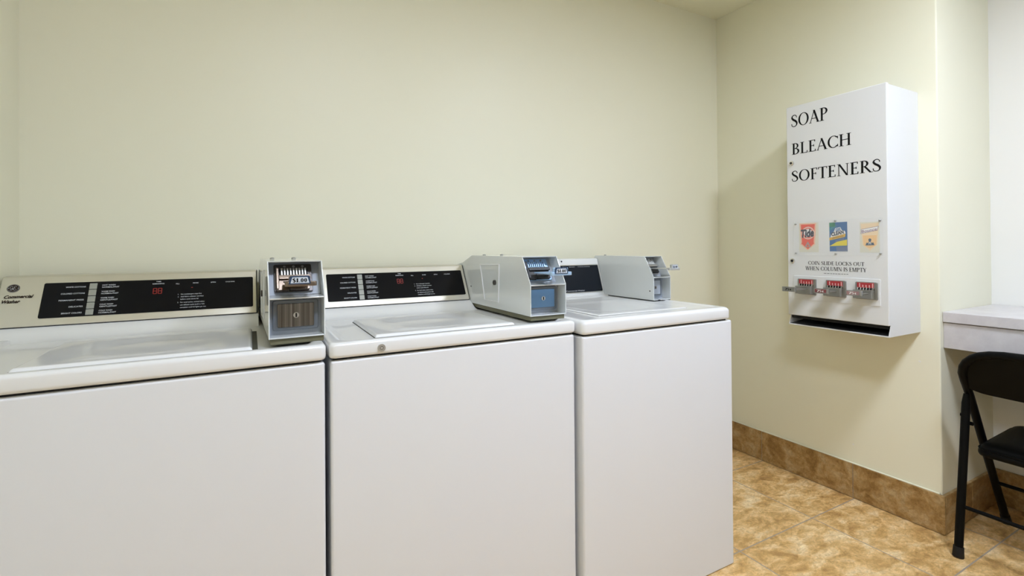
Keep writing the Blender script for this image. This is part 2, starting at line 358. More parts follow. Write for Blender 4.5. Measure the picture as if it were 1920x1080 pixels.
def serif_layout(txt, weight=1.0):
    out = []; x = 0
    for ch in txt:
        g, adv = glyph(ch, weight); out += [[(x + px, py) for px, py in q] for q in g]; x += adv
    return out, x
def flatB(): b = B(); b.flat = True; return b

# ------------------------------------------------------------------ the room
H = 2.474; XL = -3.006; YR = -3.6; XA = .497; YA = -1.036
b = B(); b.box(XL - .1, XA + .1, YR - .1, .1, -.08, 0); struct('floor', b, M['floor'])
b = B(); b.box(XL - .1, XA + .1, YR - .1, .1, H, H + .08); struct('ceiling', b, M['ceil'])
b = B(); b.box(XL - .1, 0, 0, .1, 0, H); struct('wall_back', b, M['wall'])
b = B(); b.prism(rrect(0, .6, YA, .1, (0.0001, .0001, .006, .0001), 4), 0, H, 'z'); struct('wall_right', b, M['wall'], smooth=True, sharp=30)
b = B(); b.box(XA, XA + .1, YR - .1, YA, 0, H); struct('wall_alcove', b, M['wall2'])
b = B(); b.box(XL - .1, XL, YR - .1, 0, 0, H); struct('wall_left', b, M['wall'])
wx0, wx1, wz0, wz1 = -.45, .42, .92, 2.05
b = B(); b.box(XL, wx0, YR - .1, YR, 0, H).box(wx1, XA, YR - .1, YR, 0, H).box(wx0, wx1, YR - .1, YR, 0, wz0).box(wx0, wx1, YR - .1, YR, wz1, H); struct('wall_front', b, M['wall3'])
b = B(); t_ = .035
b.box(wx0, wx0 + t_, YR - .07, YR + .01, wz0, wz1).box(wx1 - t_, wx1, YR - .07, YR + .01, wz0, wz1).box(wx0 + t_, wx1 - t_, YR - .07, YR + .01, wz0, wz0 + t_).box(wx0 + t_, wx1 - t_, YR - .07, YR + .01, wz1 - t_, wz1)
b.box(wx0 + t_, wx1 - t_, YR - .06, YR, 1.47, 1.50); struct('window_1', b, M['gray'])
b = B(); b.box(wx0 + t_, wx1 - t_, YR - .09, YR - .085, wz0 + t_, wz1 - t_); struct('window_2', b, M['sky'])

def bb(name, segs):
    b = B()
    for (x0, x1, y0, y1) in segs: b.box(x0, x1, y0, y1, .003, .1545)
    return struct(name, b, M['bbtile'], bevel=.0015, seg=1)
g_ = .0018
bb('baseboard_right', [(-.012, 0, -.269 + g_, -.001), (-.012, 0, -.715 + g_, -.269 - g_), (-.012, 0, -1.048, -.715 - g_)])
bb('baseboard_alcove', [(g_, .24, YA - .012, YA), (.24 + 2 * g_, XA - .012, YA - .012, YA), (XA - .012, XA, -1.50, YA - .0005), (XA - .012, XA, -1.95, -1.502), (XA - .012, XA, -2.40, -1.952), (XA - .012, XA, YR, -2.402)])
b = B(); b.box(-.009, 0, -1.03, -.002, .001, .1535).box(.002, XA - .001, YA - .009, YA, .001, .1535); struct('trim_1', b, M['grout'])
b = B(); b.tube([(-.004, -1.03, .156), (-.005, -.7, .1565), (-.004, -.3, .156), (-.004, -.02, .156)], .004, 6); struct('trim_2', b, M['wall'])

for (yy, zz, ss) in ((-.714, .241, .006), (-.968, .669, .007)):
    b = B(); n_ = 9
    b.prism([(yy + ss * random.uniform(.4, 1) * math.cos(2 * math.pi * k / n_), zz + ss * .7 * random.uniform(.4, 1) * math.sin(2 * math.pi * k / n_)) for k in range(n_)], -.0008, 0)
    struct('trim_3', b, M['wall2'])

# ceiling troffer (out of the frame, lights the room)
for LX, LY, lw, ll, lm, lbl in ((-.72, -1.85, .195, .195, M['lamp'], 'square recessed ceiling light with a white diffuser, the one nearer the counter'), (-2.0, -1.86, .195, .195, M['lamp2'], 'square recessed ceiling light with a white diffuser, farther from the counter')):
    tr = thing('ceiling_light', lbl, 'light', (LX, LY, H), 'ceiling lights')
    b = B()
    for (x0, x1, y0, y1) in ((-lw, lw, -ll, -ll + .03), (-lw, lw, ll - .03, ll), (-lw, -lw + .03, -ll + .03, ll - .03), (lw - .03, lw, -ll + .03, ll - .03)): b.box(LX + x0, LX + x1, LY + y0, LY + y1, H - .012, H)
    obj('frame', b, M['gray'], tr)
    b = B(); b.box(LX - lw + .03, LX + lw - .03, LY - ll + .03, LY + ll - .03, H - .006, H - .001); obj('diffuser', b, lm, tr)

# ------------------------------------------------------------------ washing machines
TOPZ = .929; GAPZ = .8935
def washer(kind, x0, x1, yf, label, c_x1, slits, key=None, c_x0=None):
    t = thing('washing_machine', label, 'washing machine', ((x0 + x1) / 2, yf / 2, 0), 'commercial washers along the back wall')
    yb = -.04; gz = GAPZ if kind != 3 else .887
    b = B(); b.box(x0 + .004, x1 - (.004 if kind != 3 else -.012), yf, yb - .01, .0, gz - .006); obj('body', b, M['front'], t, bevel=.007, seg=3)
    b = B(); b.box(x0 + .012, x1 - .012, yf + .008, yb - .02, gz - .012, gz + .006); obj('gap_strip', b, M['gap'], t)
    # top panel: rim with a slightly sunk deck
    rim = .022; dk = .007 if kind != 3 else .003; r = .009 if kind != 3 else .013
    b = B(); prof = []
    n = 6
    lx0, lx1, ly0, ly1 = x0 + .0015, x1 - .0015, yf - .006, yb
    rings = []
    def ring(ins, z, rad):
        return [(px, py, z) for px, py in rrect(lx0 + ins, lx1 - ins, ly0 + ins, ly1 - ins, (rad * .4, rad * .4, rad, rad), 5)]
    seq = [(.004, gz, .012), (.0008, gz + .003, .014), (0, gz + .008, .015)]
    hh = TOPZ - r
    seq += [(0, hh, .015)]
    for k in range(1, n + 1):
        a = math.pi / 2 * k / n; seq.append((r * (1 - math.cos(a)), hh + r * math.sin(a), .015 + .004 * k / n))
    seq += [(rim, TOPZ, .03), (rim + .004, TOPZ - .0008, .032), (rim + .010, TOPZ - dk + .0006, .034), (rim + .014, TOPZ - dk, .036)]
    for s_ in seq: rings.append([b.bm.verts.new(p) for p in ring(*s_)])
    for A, Z in zip(rings, rings[1:]):
        m_ = len(A)
        for k in range(m_): b.bm.faces.new((A[k], A[(k + 1) % m_], Z[(k + 1) % m_], Z[k]))
    b.bm.faces.new(rings[-1]); b.bm.faces.new(rings[0][::-1])
    top = obj('top_panel', b, M['white'], t, smooth=True, sharp=50)
    # lid: dished door lying on the deck, its gap slits
    if slits:
        sx0, sx1, sy0, sy1, lw_, rw_ = slits
        b = B(); nx, ny = 40, 30; grid = []
        def sp_(u, n_): return .5 - .5 * math.cos(math.pi * u)
        zz0 = TOPZ - dk + .0008
        for j in range(ny + 1):
            row = []
            for i in range(nx + 1):
                u, v = sp_(i / nx, nx), sp_(j / ny, ny)
                e = min(u, 1 - u) * (sx1 - sx0); f_ = min(v, 1 - v) * (sy1 - sy0); d = min(e, f_)
                z = zz0 + (.0068 if kind != 3 else .0026) * (1 - max(0, 1 - d / .005) ** 2)
                dish = max(0, 1 - ((u - .5) / .44) ** 2) * max(0, 1 - ((v - .5) / .42) ** 2)
                z -= .0050 * min(1, dish * 1.6) if d > .012 else 0
                row.append(b.bm.verts.new((sx0 + u * (sx1 - sx0), sy0 + v * (sy1 - sy0), z)))
            grid.append(row)
        for j in range(ny):
            for i in range(nx): b.bm.faces.new((grid[j][i], grid[j][i + 1], grid[j + 1][i + 1], grid[j + 1][i]))
        lid = obj('lid', b, M['white'], t, smooth=True, sharp=60)
        zz = TOPZ - dk
        b = B(); b.box(sx0 - lw_, sx0 + .001, sy0 + .002, sy1 - .0, zz - .0005, zz + .0006); obj('lid_gap', b, M['slot'], t)
        b = B(); b.box(sx1 - .001, sx1 + rw_, sy0 + .002, sy1 - .02, zz - .0005, zz + .0006); obj('lid_gap', b, M['slot'], t)
    if key:
        kx, kz = key; ky = ly0
        b = B(); b.cyl((kx, ky - .003, kz), (kx, ky + .002, kz), .0095, 24); k_ = obj('key_lock', b, M['lockm'], t, smooth=True)
        b = B(); fr = Frame((kx, ky - .003, kz), (1, 0, 0), (0, 0, 1)); fr.ring(b, 0, 0, .0035, .0045); fr.ring(b, 0, 0, .007, .0074); b.flat = True; obj('key_ring', b, M['gap'], k_)
    return t

def console12(t, x0, x1, kind):
    """slanted metal console on a white base"""
    b = B(); b.prism([(-.305, TOPZ - .0075), (-.300, TOPZ - .006), (-.285, TOPZ - .002), (-.262, TOPZ + .010), (-.2425, .9505), (-.235, .9525), (-.05, .9525), (-.05, TOPZ - .005)], x0 - .004, x1 + (.004 if kind == 1 else 0.002)); obj('console_base', b, M['white'], t, smooth=True, sharp=50)
    zb, zt = .9545, 1.0815
    b = B(); b.prism([(-.2405, zb), (-.168, zt - .003), (-.163, zt), (-.150, zt + .0015), (-.055, zt), (-.055, zb)], x0, x1); con = obj('console', b, M['console'], t, bevel=.003, seg=2, angle=30)
    b = B(); b.box(x0 + .001, x1 - .001, -.236, -.06, zb - .0025, zb + .001); obj('seam', b, M['gap'], t)
    b = B(); b.prism([(-.236, zb), (-.164, zt - .002), (-.06, zt - .002), (-.06, zb)], x1 + .0003, x1 + .0024); obj('edge_seal', b, M['gap'], con)
    ey = Vector((0, .0725, zt - .003 - zb)).normalized(); L_ = math.hypot(.0725, zt - .003 - zb)
    # frame origin: bottom-left corner of the slanted face
    fr = Frame((x0, -.2405, zb), (1, 0, 0), ey, .0003)
    fr.n = Vector((0, -ey.z, ey.y))
    def Y(z): return (z - zb) / ey.z
    px0, px1 = {1: (-2.901, -2.4055), 2: (-2.187, -1.6955)}[kind]; bz, tz = .973, 1.0615
    b = B(); b.flat = False
    fr.poly(b, rrect(px0 - x0, px1 - x0, Y(bz), Y(tz), .004, 4), 0, .0012)
    pan = obj('control_panel', b, M['black'], t)
    fr2 = Frame(fr.O, fr.ex, ey, .0019); fr2.n = fr.n
    # five selector buttons
    bx0 = {1: -2.8055, 2: -2.0855}[kind] - x0; bw = .0165
    zs = [1.0575, 1.0405, 1.0235, 1.0065, .9895, .9745]
    for k in range(5):
        b = B(); y1, y0 = Y(zs[k]) - .0008, Y(zs[k + 1]) + .0010
        if k == 4: y0 = Y(.9745)
        fr.poly(b, rrect(bx0, bx0 + bw, y0, y1, .0008, 2), .0012, .0022)
        obj('button', b, M['btn'], pan, bevel=.0005, seg=1)
    def PL(n_, b_): return obj(n_, b_, M['txtw'], pan)
    b = flatB(); rows = ['WHITE COTTONS', 'COLORED COTTONS', 'PERMANENT PRESS', 'DELICATES', 'BRIGHT COLORS']; wd = [.042, .050, .052, .029, .042]
    rr = [('HOT WASH', 'NORMAL/FAST'), ('WARM WASH', 'NORMAL/FAST'), ('WARM WASH', 'GENTLE/FAST'), ('COLD WASH', 'GENTLE/FAST'), ('COLD WASH', 'NORMAL/FAST')]
    for k in range(5):
        zc = (zs[k] + zs[k + 1]) / 2; yc = Y(zc)
        fr2.sans(b, rows[k], bx0 - .008, yc - .0022, wd[k], .0042, 'r', bold=.008)
        PL('selector_lettering', b); b = flatB()
        fr2.sans(b, rr[k][0], bx0 + bw + .011, yc + .0008, .029, .0042, 'l', bold=.008); fr2.sans(b, rr[k][1], bx0 + bw + .011, yc - .0056, .038, .0042, 'l', bold=.008)
        PL('temperature_lettering', b); b = flatB()
    lx = {1: -2.6495, 2: -1.937}[kind] - x0
    fr2.sans(b, 'TIME', lx, Y(1.0545), .012, .0034, 'c', bold=.01); fr2.sans(b, 'REMAINING', lx, Y(1.0485), .028, .0036, 'c', bold=.01); PL('time_lettering', b)
    for k, (nm, wx) in enumerate((('FILL', .009), ('RINSE', .014), ('SPIN', .013), ('CYCLE DONE', .024))):
        b = flatB(); fr2.sans(b, nm, lx + .047 + k * .0448, Y(1.0465 + (.001 if k else 0)), wx, .0036, 'c', bold=.006); PL('stage_lettering', b)
    b = flatB()
    ins = [('1.', 'Use nondetergent soaps first', .052), ('2.', 'Add fabric softener and then', .057), ('', 'before cycle closes lid', .044), ('3.', 'For wool cycles, washed select', .060), ('', 'use delicate cycle (cold or full)', .060), ('', 'complete until lid lights go out', .064)]
    for k, (a, s_, w_) in enumerate(ins):
        yy = Y(1.0165 - .0071 * k - (.0015 if k > 2 else 0))
        if a: fr2.sans(b, a, lx + .049, yy, .003, .0036)
        fr2.sans(b, s_, lx + .056, yy, w_, .0038, 'l', bold=.004)
    PL('instruction_lettering', b); seg_w = .0022
    for d in range(2):
        b = flatB(); cx = lx - .011 + d * .012; cy0 = Y(1.0225)
        for (ax, ay, bx, by) in ((0, 0, 0, .017), (.008, 0, .008, .017), (0, .017, .008, .017), (0, 0, .008, 0), (0, .0085, .008, .0085)): fr2.line(b, [(cx + ax, cy0 + ay), (cx + bx, cy0 + by)], seg_w)
        obj('display_digit', b, M['red'], pan)
    b = flatB()
    fr2.poly(b, [(lx + .041 + .040, Y(1.035)), (lx + .041 + .044, Y(1.035)), (lx + .041 + .044, Y(1.037)), (lx + .041 + .040, Y(1.037))])
    obj('stage_light', b, M['red'], pan)
    if kind == 1:
        b = flatB(); fr3 = Frame(fr.O, fr.ex, ey, .0006); fr3.n = fr.n; gx, gy = -2.9612 - x0, Y(1.0515)
        fr3.disc(b, gx, gy, .0128, 1, .92); bd = obj('round_badge', b, M['txtbr'], con)
        b = flatB(); fr4 = Frame(fr.O, fr.ex, ey, .001); fr4.n = fr.n
        fr4.ring(b, gx, gy, .0110, .0114, 1, .92)
        sp = lambda pts: [(gx + a * .0128, gy + c * .0118) for a, c in pts]
        def cur(pts, w_): 
            for q in _spl(sp(pts), [w_] * len(pts)): fr4.poly(b, q)
        cur([(-.05, .32), (-.25, .5), (-.5, .3), (-.5, -.05), (-.3, -.25), (-.08, -.05), (-.05, .1), (-.3, .02)], .0006); cur([(-.05, .1), (-.06, -.25), (-.22, -.48), (-.5, -.45)], .0006)
        cur([(.48, .35), (.28, .5), (.1, .32), (.2, .08), (.35, .05), (.12, -.02), (.05, -.3), (.25, -.5), (.52, -.25)], .0006)
        cur([(-.78, .1), (-.68, .0), (-.75, -.12)], .0006); cur([(.78, .1), (.68, 0), (.75, -.12)], .0006)
        obj('badge_script', b, M['txtw'], bd)
        b = flatB(); fr4.sans(b, 'Commercial', -2.977 - x0 + .002, Y(1.0265), .057, .0088, 'l', .35, .03); fr4.sans(b, 'Washer', -2.977 - x0, Y(1.0145), .035, .0088, 'l', .35, .03)
        obj('name_lettering', b, M['txtbr'], con)

W1 = washer(1, -2.965, -2.257, -.735, 'white washer with beige console at the left edge of the photo', -2.394, (-2.810, -2.409, -.690, -.385, .0032, .011))
console12(W1, -2.988, -2.3955, 1)
W2 = washer(2, -2.2535, -1.5525, -.735, 'middle white washer with a round key lock on its top front edge', -1.683, (-2.134, -1.731, -.680, -.375, .0025, .001), key=(-2.133, .9085))
console12(W2, -2.2535, -1.6835, 2)
W3 = washer(3, -1.549, -.889, -.757, 'rightmost white washer with a white framed black console beside the dispenser wall', -.98, (-1.43, -1.03, -.69, -.33, .0008, .0008))
# machine 3 console
b = B(); c3 = [(-.172, TOPZ - .003), (-.167, .945), (-.1195, 1.0925), (-.112, 1.0955), (-.06, 1.0955), (-.06, TOPZ - .004)]
b.prism(c3, -1.545, -.9815); con3 = obj('console', b, M['console3'], W3, bevel=.004, seg=3, angle=30)
ey = Vector((0, .0475, .1475)).normalized(); f3 = Frame((-1.545, -.167, .945), (1, 0, 0), ey, .0004); f3.n = Vector((0, -ey.z, ey.y))
def Y3(z): return (z - .945) / ey.z
b = B(); q = rrect(.012, .5555, Y3(.943), Y3(1.0675), .006, 4); f3.poly(b, q, 0, .0026); obj('panel_trim', b, M['chrome'], W3, bevel=.0008, seg=1)
b = B(); f3.poly(b, rrect(.0165, .5515, Y3(.9465), Y3(1.0635), .004, 4), .0026, .0006); pan3 = obj('control_panel', b, M['black2'], W3)
f3b = Frame(f3.O, f3.ex, ey, .0042); f3b.n = f3.n; b = flatB()
f3b.sans(b, 'FILL     WASH     CYCLE DONE', .505, Y3(1.056), .15, .0028, 'r'); obj('stage_lettering', b, M['txtw'], pan3); b = flatB(); f3b.sans(b, 'Commercial Washer', .452, Y3(.951), .10, .0055, 'r')
obj('name_lettering', b, M['txtw'], pan3)
b = B(); f3.off = 0; b.cyl(f3.p(.357, Y3(1.0835), .0001), f3.p(.357, Y3(1.0835), .0018), .0036, 16); obj('indicator_hole', b, M['gap'], con3)
b = B(); b.prism([(-.20, TOPZ - .004), (-.19, TOPZ + .0005), (-.172, TOPZ + .004), (-.16, .9345), (-.06, .9345), (-.06, TOPZ - .004)], -1.546, -.981); obj('console_base', b, M['white'], W3, smooth=True)

# ------------------------------------------------------------------ coin boxes
def coin_box(kind, x0, x1, yf, zb, label, rz=0):
    t = thing('coin_box', label, 'coin box', ((x0 + x1) / 2, yf + .3, TOPZ), 'coin boxes on the washers', rz)
    W = x1 - x0; th = .0028
    zm, zt = zb + .094, zb + .178; ys = yf + .050; yb = -.045
    side = [(yf, zb), (yf, zm), (ys, zt), (-.254 if kind != 3 else -.10, zt), (-.166 if kind != 3 else -.08, zt - .028), (yb, zt - .05), (yb, zb)]
    dep = .045   # depth of the front recesses
    b = B()
    b.prism(side, x0, x0 + th).prism(side, x1 - th, x1)
    b.prism([(ys, zt), (side[3][0], zt), (side[4][0], zt - .028), (yb, zt - .05), (yb + .001, zt - .055), (side[4][0], zt - .033), (side[3][0], zt - .003), (ys + .002, zt - .003)], x0 + th, x1 - th)
    b.box(x0 + th, x1 - th, yf, yb, zb, zb + th)                                 # bottom sheet
    b.prism([(yf, zm - .0035), (yf, zm), (yf + dep + .03, zm + .002), (yf + dep + .03, zm - .002)], x0 + th, x1 - th)  # shelf between the two recesses
    case = obj('case', b, M['boxwhite'], t, bevel=.0009, seg=2)
    b = B(); b.prism([(yf + dep + .007, zm + .002), (ys + dep + .004, zt - .003), (ys + dep + .008, zt - .003), (yf + dep + .012, zm + .002)], x0 + th, x1 - th)
    b.box(x0 + th, x1 - th, yf + dep, yf + dep + .003, zb + th, zm - .002)
    obj('recess_back', b, M['inner'], t)
    if zb - TOPZ > .008:
        b = B(); b.box(x0 + .003, x1 - .002, yf + .006, yb, TOPZ - .001, zb); obj('riser', b, M['skirt'], t, bevel=.003, seg=2)
    elif kind == 3:
        b = B(); b.box(x0 + .001, x1 - .001, yf + .002, yb, TOPZ - .0015, zb); obj('riser', b, M['gap'], t)
    # vault drawer
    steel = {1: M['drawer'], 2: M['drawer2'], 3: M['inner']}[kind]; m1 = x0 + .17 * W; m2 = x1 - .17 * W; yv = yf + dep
    if kind == 3: m1, m2 = x0 + .12 * W, x1 - .28 * W
    b = B(); z0, z1 = zb + .021, zm - .017
    outer = rrect(m1 - .010, m2 + .010, z0 - .008, z1 + .008, .005, 4)
    b.prism(outer, yv - .010, yv, 'y'); fr_ = obj('vault_frame', b, M['vframe'], t, bevel=.002, seg=2)
    b = B(); b.prism(rrect(m1, m2, z0, z1, .003, 3), yv - .013, yv - .008, 'y'); dr = obj('vault_drawer', b, steel, t, bevel=.001, seg=1)
    kx, kz = (m1 + m2) / 2, (z0 + z1) / 2
    b = B(); b.cyl((kx, yv - .0155, kz), (kx, yv - .012, kz), .0065, 20); lk = obj('lock', b, {1: M['lockm'], 2: M['lockm'], 3: M['steel']}[kind], dr, smooth=True)
    b = B(); b.prism(rrect(kx - .0018, kx + .0018, kz - .005, kz + .005, .0014, 2), yv - .0162, yv - .0155, 'y'); obj('keyhole', b, M['gap'], dr)
    # coin slide mechanism on the slanted plate
    e = Vector((0, ys - yf, zt - zm)).normalized(); O = Vector((x0, yf + dep + .006, zm + .002)); F1 = Frame(O, (1, 0, 0), e, 0); F1.n = Vector((0, -e.z, e.y)); Lh = math.hypot(ys - yf, zt - zm)
    p0, p1 = (.13 * W, .83 * W) if kind == 1 else (.12 * W, .86 * W)
    mp = {1: M['darkmetal'], 2: M['blue_reflect'], 3: M['lockm']}[kind]
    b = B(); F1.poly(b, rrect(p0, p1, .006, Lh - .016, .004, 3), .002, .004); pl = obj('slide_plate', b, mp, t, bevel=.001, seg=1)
    for k in range(3):
        b = B(); F1.poly(b, rrect(p0 + (.28 + .24 * k) * (p1 - p0) - .003, p0 + (.28 + .24 * k) * (p1 - p0) + .003, Lh - .026, Lh - .020, .0029, 4), .006, .0012); obj('screw', b, M['steel'], pl)
    # dark slot field with bright teeth, channel block under it
    c0, c1 = p0 + .16 * (p1 - p0), p1 - .14 * (p1 - p0); y0_, y1_ = .48 * Lh, .68 * Lh
    b = B(); F1.poly(b, [(c0 - .002, y0_ - .002), (c1 + .002, y0_ - .002), (c1 + .002, y1_), (c0 - .002, y1_)], .006, .0010); obj('coin_slot', b, M['gap'], pl)
    n = 9 if kind != 3 else 8
    for k in range(n):
        b = B(); cx = c0 + (c1 - c0) * (k + .5) / n; w_ = .0021
        F1.poly(b, [(cx - w_, y0_ - .002), (cx + w_, y0_ - .002), (cx + w_, y1_ + .001), (cx - w_, y1_ + .001)], .0065, .006)
        obj('coin_tooth', b, {1: M['lockm'], 2: M['blue_reflect'], 3: M['lockm']}[kind], pl, bevel=.0006, seg=1)
    b = B(); F1.poly(b, rrect(c0 - .010, c0 + .30 * (c1 - c0), .006, y0_ - .003, .002, 2), .006, .010); F1.poly(b, rrect(c0 - .010, c0 - .004, .008, y1_, .002, 2), .016, .004)
    F1.poly(b, rrect(c0 - .004, c1 + .006, y0_ - .014, y0_ - .003, .002, 2), .016, .006)
    hs = obj('slide_housing', b, {1: M['bronze'], 2: M['cavity'], 3: M['steel']}[kind], t, bevel=.001, seg=1)
    b = B(); F1.poly(b, rrect(c0 + .32 * (c1 - c0), c1 + .004, .008, y0_ - .006, .002, 2), .006, .009); obj('slide_guide', b, {1: M['bronze'], 2: M['cavity'], 3: M['cavity']}[kind], t, bevel=.001, seg=1)
    # tongue that sticks out in front, with its price plate
    ye = yf - {1: .062, 2: .068, 3: .070}[kind]; cx = (x0 + x1) / 2 + {1: .002, 2: .004, 3: .0}[kind]; zc = zb + .137
    hw = {1: .033, 2: .036, 3: .028}[kind]
    b = B(); b.prism(rrect(cx - hw + .004, cx + hw - .004, ye + .012, yf + dep - .004, .002, 2), zc - .0105, zc - .0065, 'z')
    b.prism(rrect(cx - hw, cx + hw, ye, ye + .016, .006, 4), zc - .013, zc - .003, 'z'); b.prism(rrect(cx - hw + .008, cx + hw - .014, zc - .006, zc + .010, .002, 2), ye + .002, ye + .010, 'y')
    tg = obj('slide_tongue', b, {1: M['bronze'], 2: M['blue_reflect'], 3: M['lockm']}[kind], t, bevel=.0012, seg=2)
    lw_ = .0225 if kind != 3 else .018; lcx = cx - .003
    b = B(); b.prism([(lcx - lw_, zc - .008), (lcx + lw_, zc - .008), (lcx + lw_ * .93, zc + .006), (lcx + lw_ * .84, zc + .0105), (lcx - lw_ * .84, zc + .0105), (lcx - lw_ * .93, zc + .006)], ye + .002, ye - .0015, 'y'); lb = obj('price_plate', b, {1: M['navy'], 2: M['navy'], 3: M['lockm']}[kind], t)
    F2 = Frame((lcx, ye - .0015, zc - .008), (1, 0, 0), (0, 0, 1), .0003)
    b = flatB(); F2.poly(b, [(-lw_ * .86, .0022), (lw_ * .86, .0022), (lw_ * .70, .0152), (-lw_ * .70, .0152)]); sc = obj('price_sticker', b, M['lblw'], lb)
    b = flatB(); F2.off = .0007; F2.serif(b, '$1.00', 0, .0040, lw_ * 1.36, .0090, 'c', 0, 1.35); obj('price_lettering', b, M['txtk'], lb)
    # top screws
    for (sx, sy) in ((x0 + .03, -.30), (x1 - .035, -.32 if kind != 3 else -.15)) if kind != 3 else ((x0 + .035, -.13),):
        b = B(); b.tube([(sx, sy, zt - .001), (sx, sy, zt + .0025), (sx, sy, zt + .004)], [.006, .006, .003], 14); obj('top_screw', b, M['steel'], t, smooth=True)
    # left side details
    if kind in (1, 2):
        b = B(); q = [(-.331, zb + .148), (-.484, zb + .152), (-.478, zb + .022), (-.365, zb + .020)] if kind == 2 else [(-.331, zb + .148), (-.484, zb + .152), (-.478, zb + .022), (-.365, zb + .020)]
        q2 = [(yy + (.0045 if yy < -.4 else -.0045), zz + (.0045 if zz < 1.0 else -.0045)) for yy, zz in q]
        for k in range(4):
            b.prism([q[k], q[(k + 1) % 4], q2[(k + 1) % 4], q2[k]], x0 - .0028, x0 + .001)
        obj('side_door_rim', b, M['white'], t, bevel=.0006, seg=1)
        b = B(); b.prism(q2, x0 - .0004, x0 + .0005); sd = obj('side_door', b, M['boxwhite'], t)
        ky, kz = -.452, zb + .088
        b = B(); b.cyl((x0 - .006, ky, kz), (x0, ky, kz), .0085, 20); obj('side_lock', b, M['darkmetal'], sd, smooth=True)
        b = B(); b.cyl((x0 - .0065, ky + .001, kz), (x0 - .005, ky + .001, kz), .004, 16); obj('side_lock_core', b, M['chrome'], sd, smooth=True)
    b = B(); sy, sz = (-.247, zb + .062) if kind != 3 else (-.455, zb + .037)
    b.cyl((x0 - .0015, sy, sz), (x0, sy, sz), .003, 12); obj('side_screw', b, M['darkmetal'], t, smooth=True)
    if kind == 3:
        b = B(); b.box(x0 + .25 * W, x0 + .38 * W, yf - .0004, yf + .001, zb + .0003, zb + .0022); obj('drain_slot', b, M['gap'], t)
    return t
coin_box(1, -2.383, -2.2605, -.690, .9425, 'coin box with blue $1.00 price plate seen head-on between left and middle consoles', rz=math.radians(1.2))
coin_box(2, -1.681, -1.5535, -.687, .9425, 'coin box on the right end of the middle washer, side door with key lock', 0)
coin_box(3, -.981, -.886, -.476, .930, 'coin box on the rightmost washer, farthest from the oval badge console', 0)

# ------------------------------------------------------------------ soap dispenser cabinet on the right wall
X0, Ya, Yb, Za, Zb_ = -.255, -.578, -.972, .790, 1.775
D = thing('soap_dispenser', 'white wall cabinet lettered SOAP BLEACH SOFTENERS with three coin slides', 'vending machine', (0, (Ya + Yb) / 2, Za))
th = .0025
b = B()
b.box(-.237, 0, Yb, Yb + th, Za, Zb_ - .004); b.box(-.237, 0, Ya - th, Ya, Za, Zb_ - .004)
b.box(-.237, 0, Yb + th, Ya - th, Zb_ - .0065, Zb_ - .004); b.box(-.250, 0, Yb + th, Ya - th, Za, Za + th); b.box(-th, 0, Yb + th, Ya - th, Za + th, Zb_ - .007)
b.prism([(-.237, Za), (-.252, Za), (-.254, Za + .003), (-.237, Za + .046)], Yb, Yb + th, 'y'); b.prism([(-.237, Za), (-.252, Za), (-.254, Za + .003), (-.237, Za + .046)], Ya - th, Ya, 'y')
b.box(-.254, -.250, Yb + th, Ya - th, Za, Za + .005)
obj('case', b, M['cabwhite'], D, bevel=.0008, seg=1)
b = B(); b.box(X0, -.2372, Yb - .0015, Ya + .001, .835, Zb_); door = obj('door', b, M['cabwhite'], D, bevel=.003, seg=3)
b = B(); b.prism([(-.248, Za + .0035), (-.05, Za + .02), (-.05, Za + .10), (-.052, Za + .10), (-.052, Za + .024), (-.248, Za + .006)], Yb + .004, Ya - .004, 'y'); obj('tray', b, M['trough'], D)
b = B(); b.box(-.236, -.234, Yb + .004, Ya - .004, Za + .03, .84); obj('tray_flap', b, M['gap'], D)
FD = Frame((X0, 0, 0), (0, -1, 0), (0, 0, 1), .0004)      # x = -y of the room
def DX(y): return -y
for a_ in (('SOAP', .598, 1.681, .162, .055), ('BLEACH', .600, 1.557, .249, .050), ('SOFTENERS', .5975, 1.435, .357, .049)):
    b = flatB(); FD.serif(b, *a_); obj('title_lettering', b, M['txtk'], door)
b = flatB()
FD.serif(b, 'COIN SLIDE LOCKS OUT', .6685, 1.0635, .222, .0155, weight=1.05); FD.serif(b, 'WHEN COLUMN IS EMPTY', .657, 1.0395, .241, .0165, weight=1.05)
xx = .735
while xx < .83:
    l_ = random.choice((.004, .007, .010)); FD.line(b, [(xx, 1.028), (xx + l_, 1.028)], .0016); xx += l_ + .003
obj('notice_lettering', b, M['txtk'], door)
for z_ in (1.519, 1.079):
    b = B(); b.tube([(X0, -.601, z_), (X0 - .006, -.601, z_), (X0 - .008, -.601, z_)], [.0105, .0105, .0085], 20); lk = obj('cam_lock', b, M['chrome'], door, smooth=True)
    b = B(); b.cyl((X0 - .0083, -.601, z_), (X0 - .009, -.601, z_), .0055, 12); obj('keyhole', b, M['gap'], lk)
# product cards behind a clear cover
def card(nm): return flatB()
F5 = Frame((X0, 0, 0), (0, -1, 0), (0, 0, 1), .0006)
mats = [M['c_peach'], M['c_tide'], M['c_tblue'], M['cardbg'], M['bgrey'] if 'bgrey' in M else M['c_bgrey'], M['c_silver'], M['c_pwhite']]
b = flatB(); cx, z0, z1 = .6685, 1.130, 1.243
b.mi = 3; F5.poly(b, [(cx - .038, z0 - .012), (cx + .046, z0 - .012), (cx + .046, z1 + .004), (cx - .038, z1 + .004)], 0)
b.mi = 0; F5.poly(b, [(cx - .036, z1 + .002), (cx + .037, z1 + .002), (cx + .031, z0 + .026), (cx + .033, z0 + .024), (cx - .001, z0 - .004), (cx - .034, z0 + .024), (cx - .029, z0 + .026)], .0002)
b.mi = 1; F5.poly(b, [(cx - .030, z1 - .003), (cx + .031, z1 - .003), (cx + .025, z0 + .030), (cx + .028, z0 + .027), (cx, z0 + .001), (cx - .029, z0 + .027), (cx - .025, z0 + .030)], .0004)
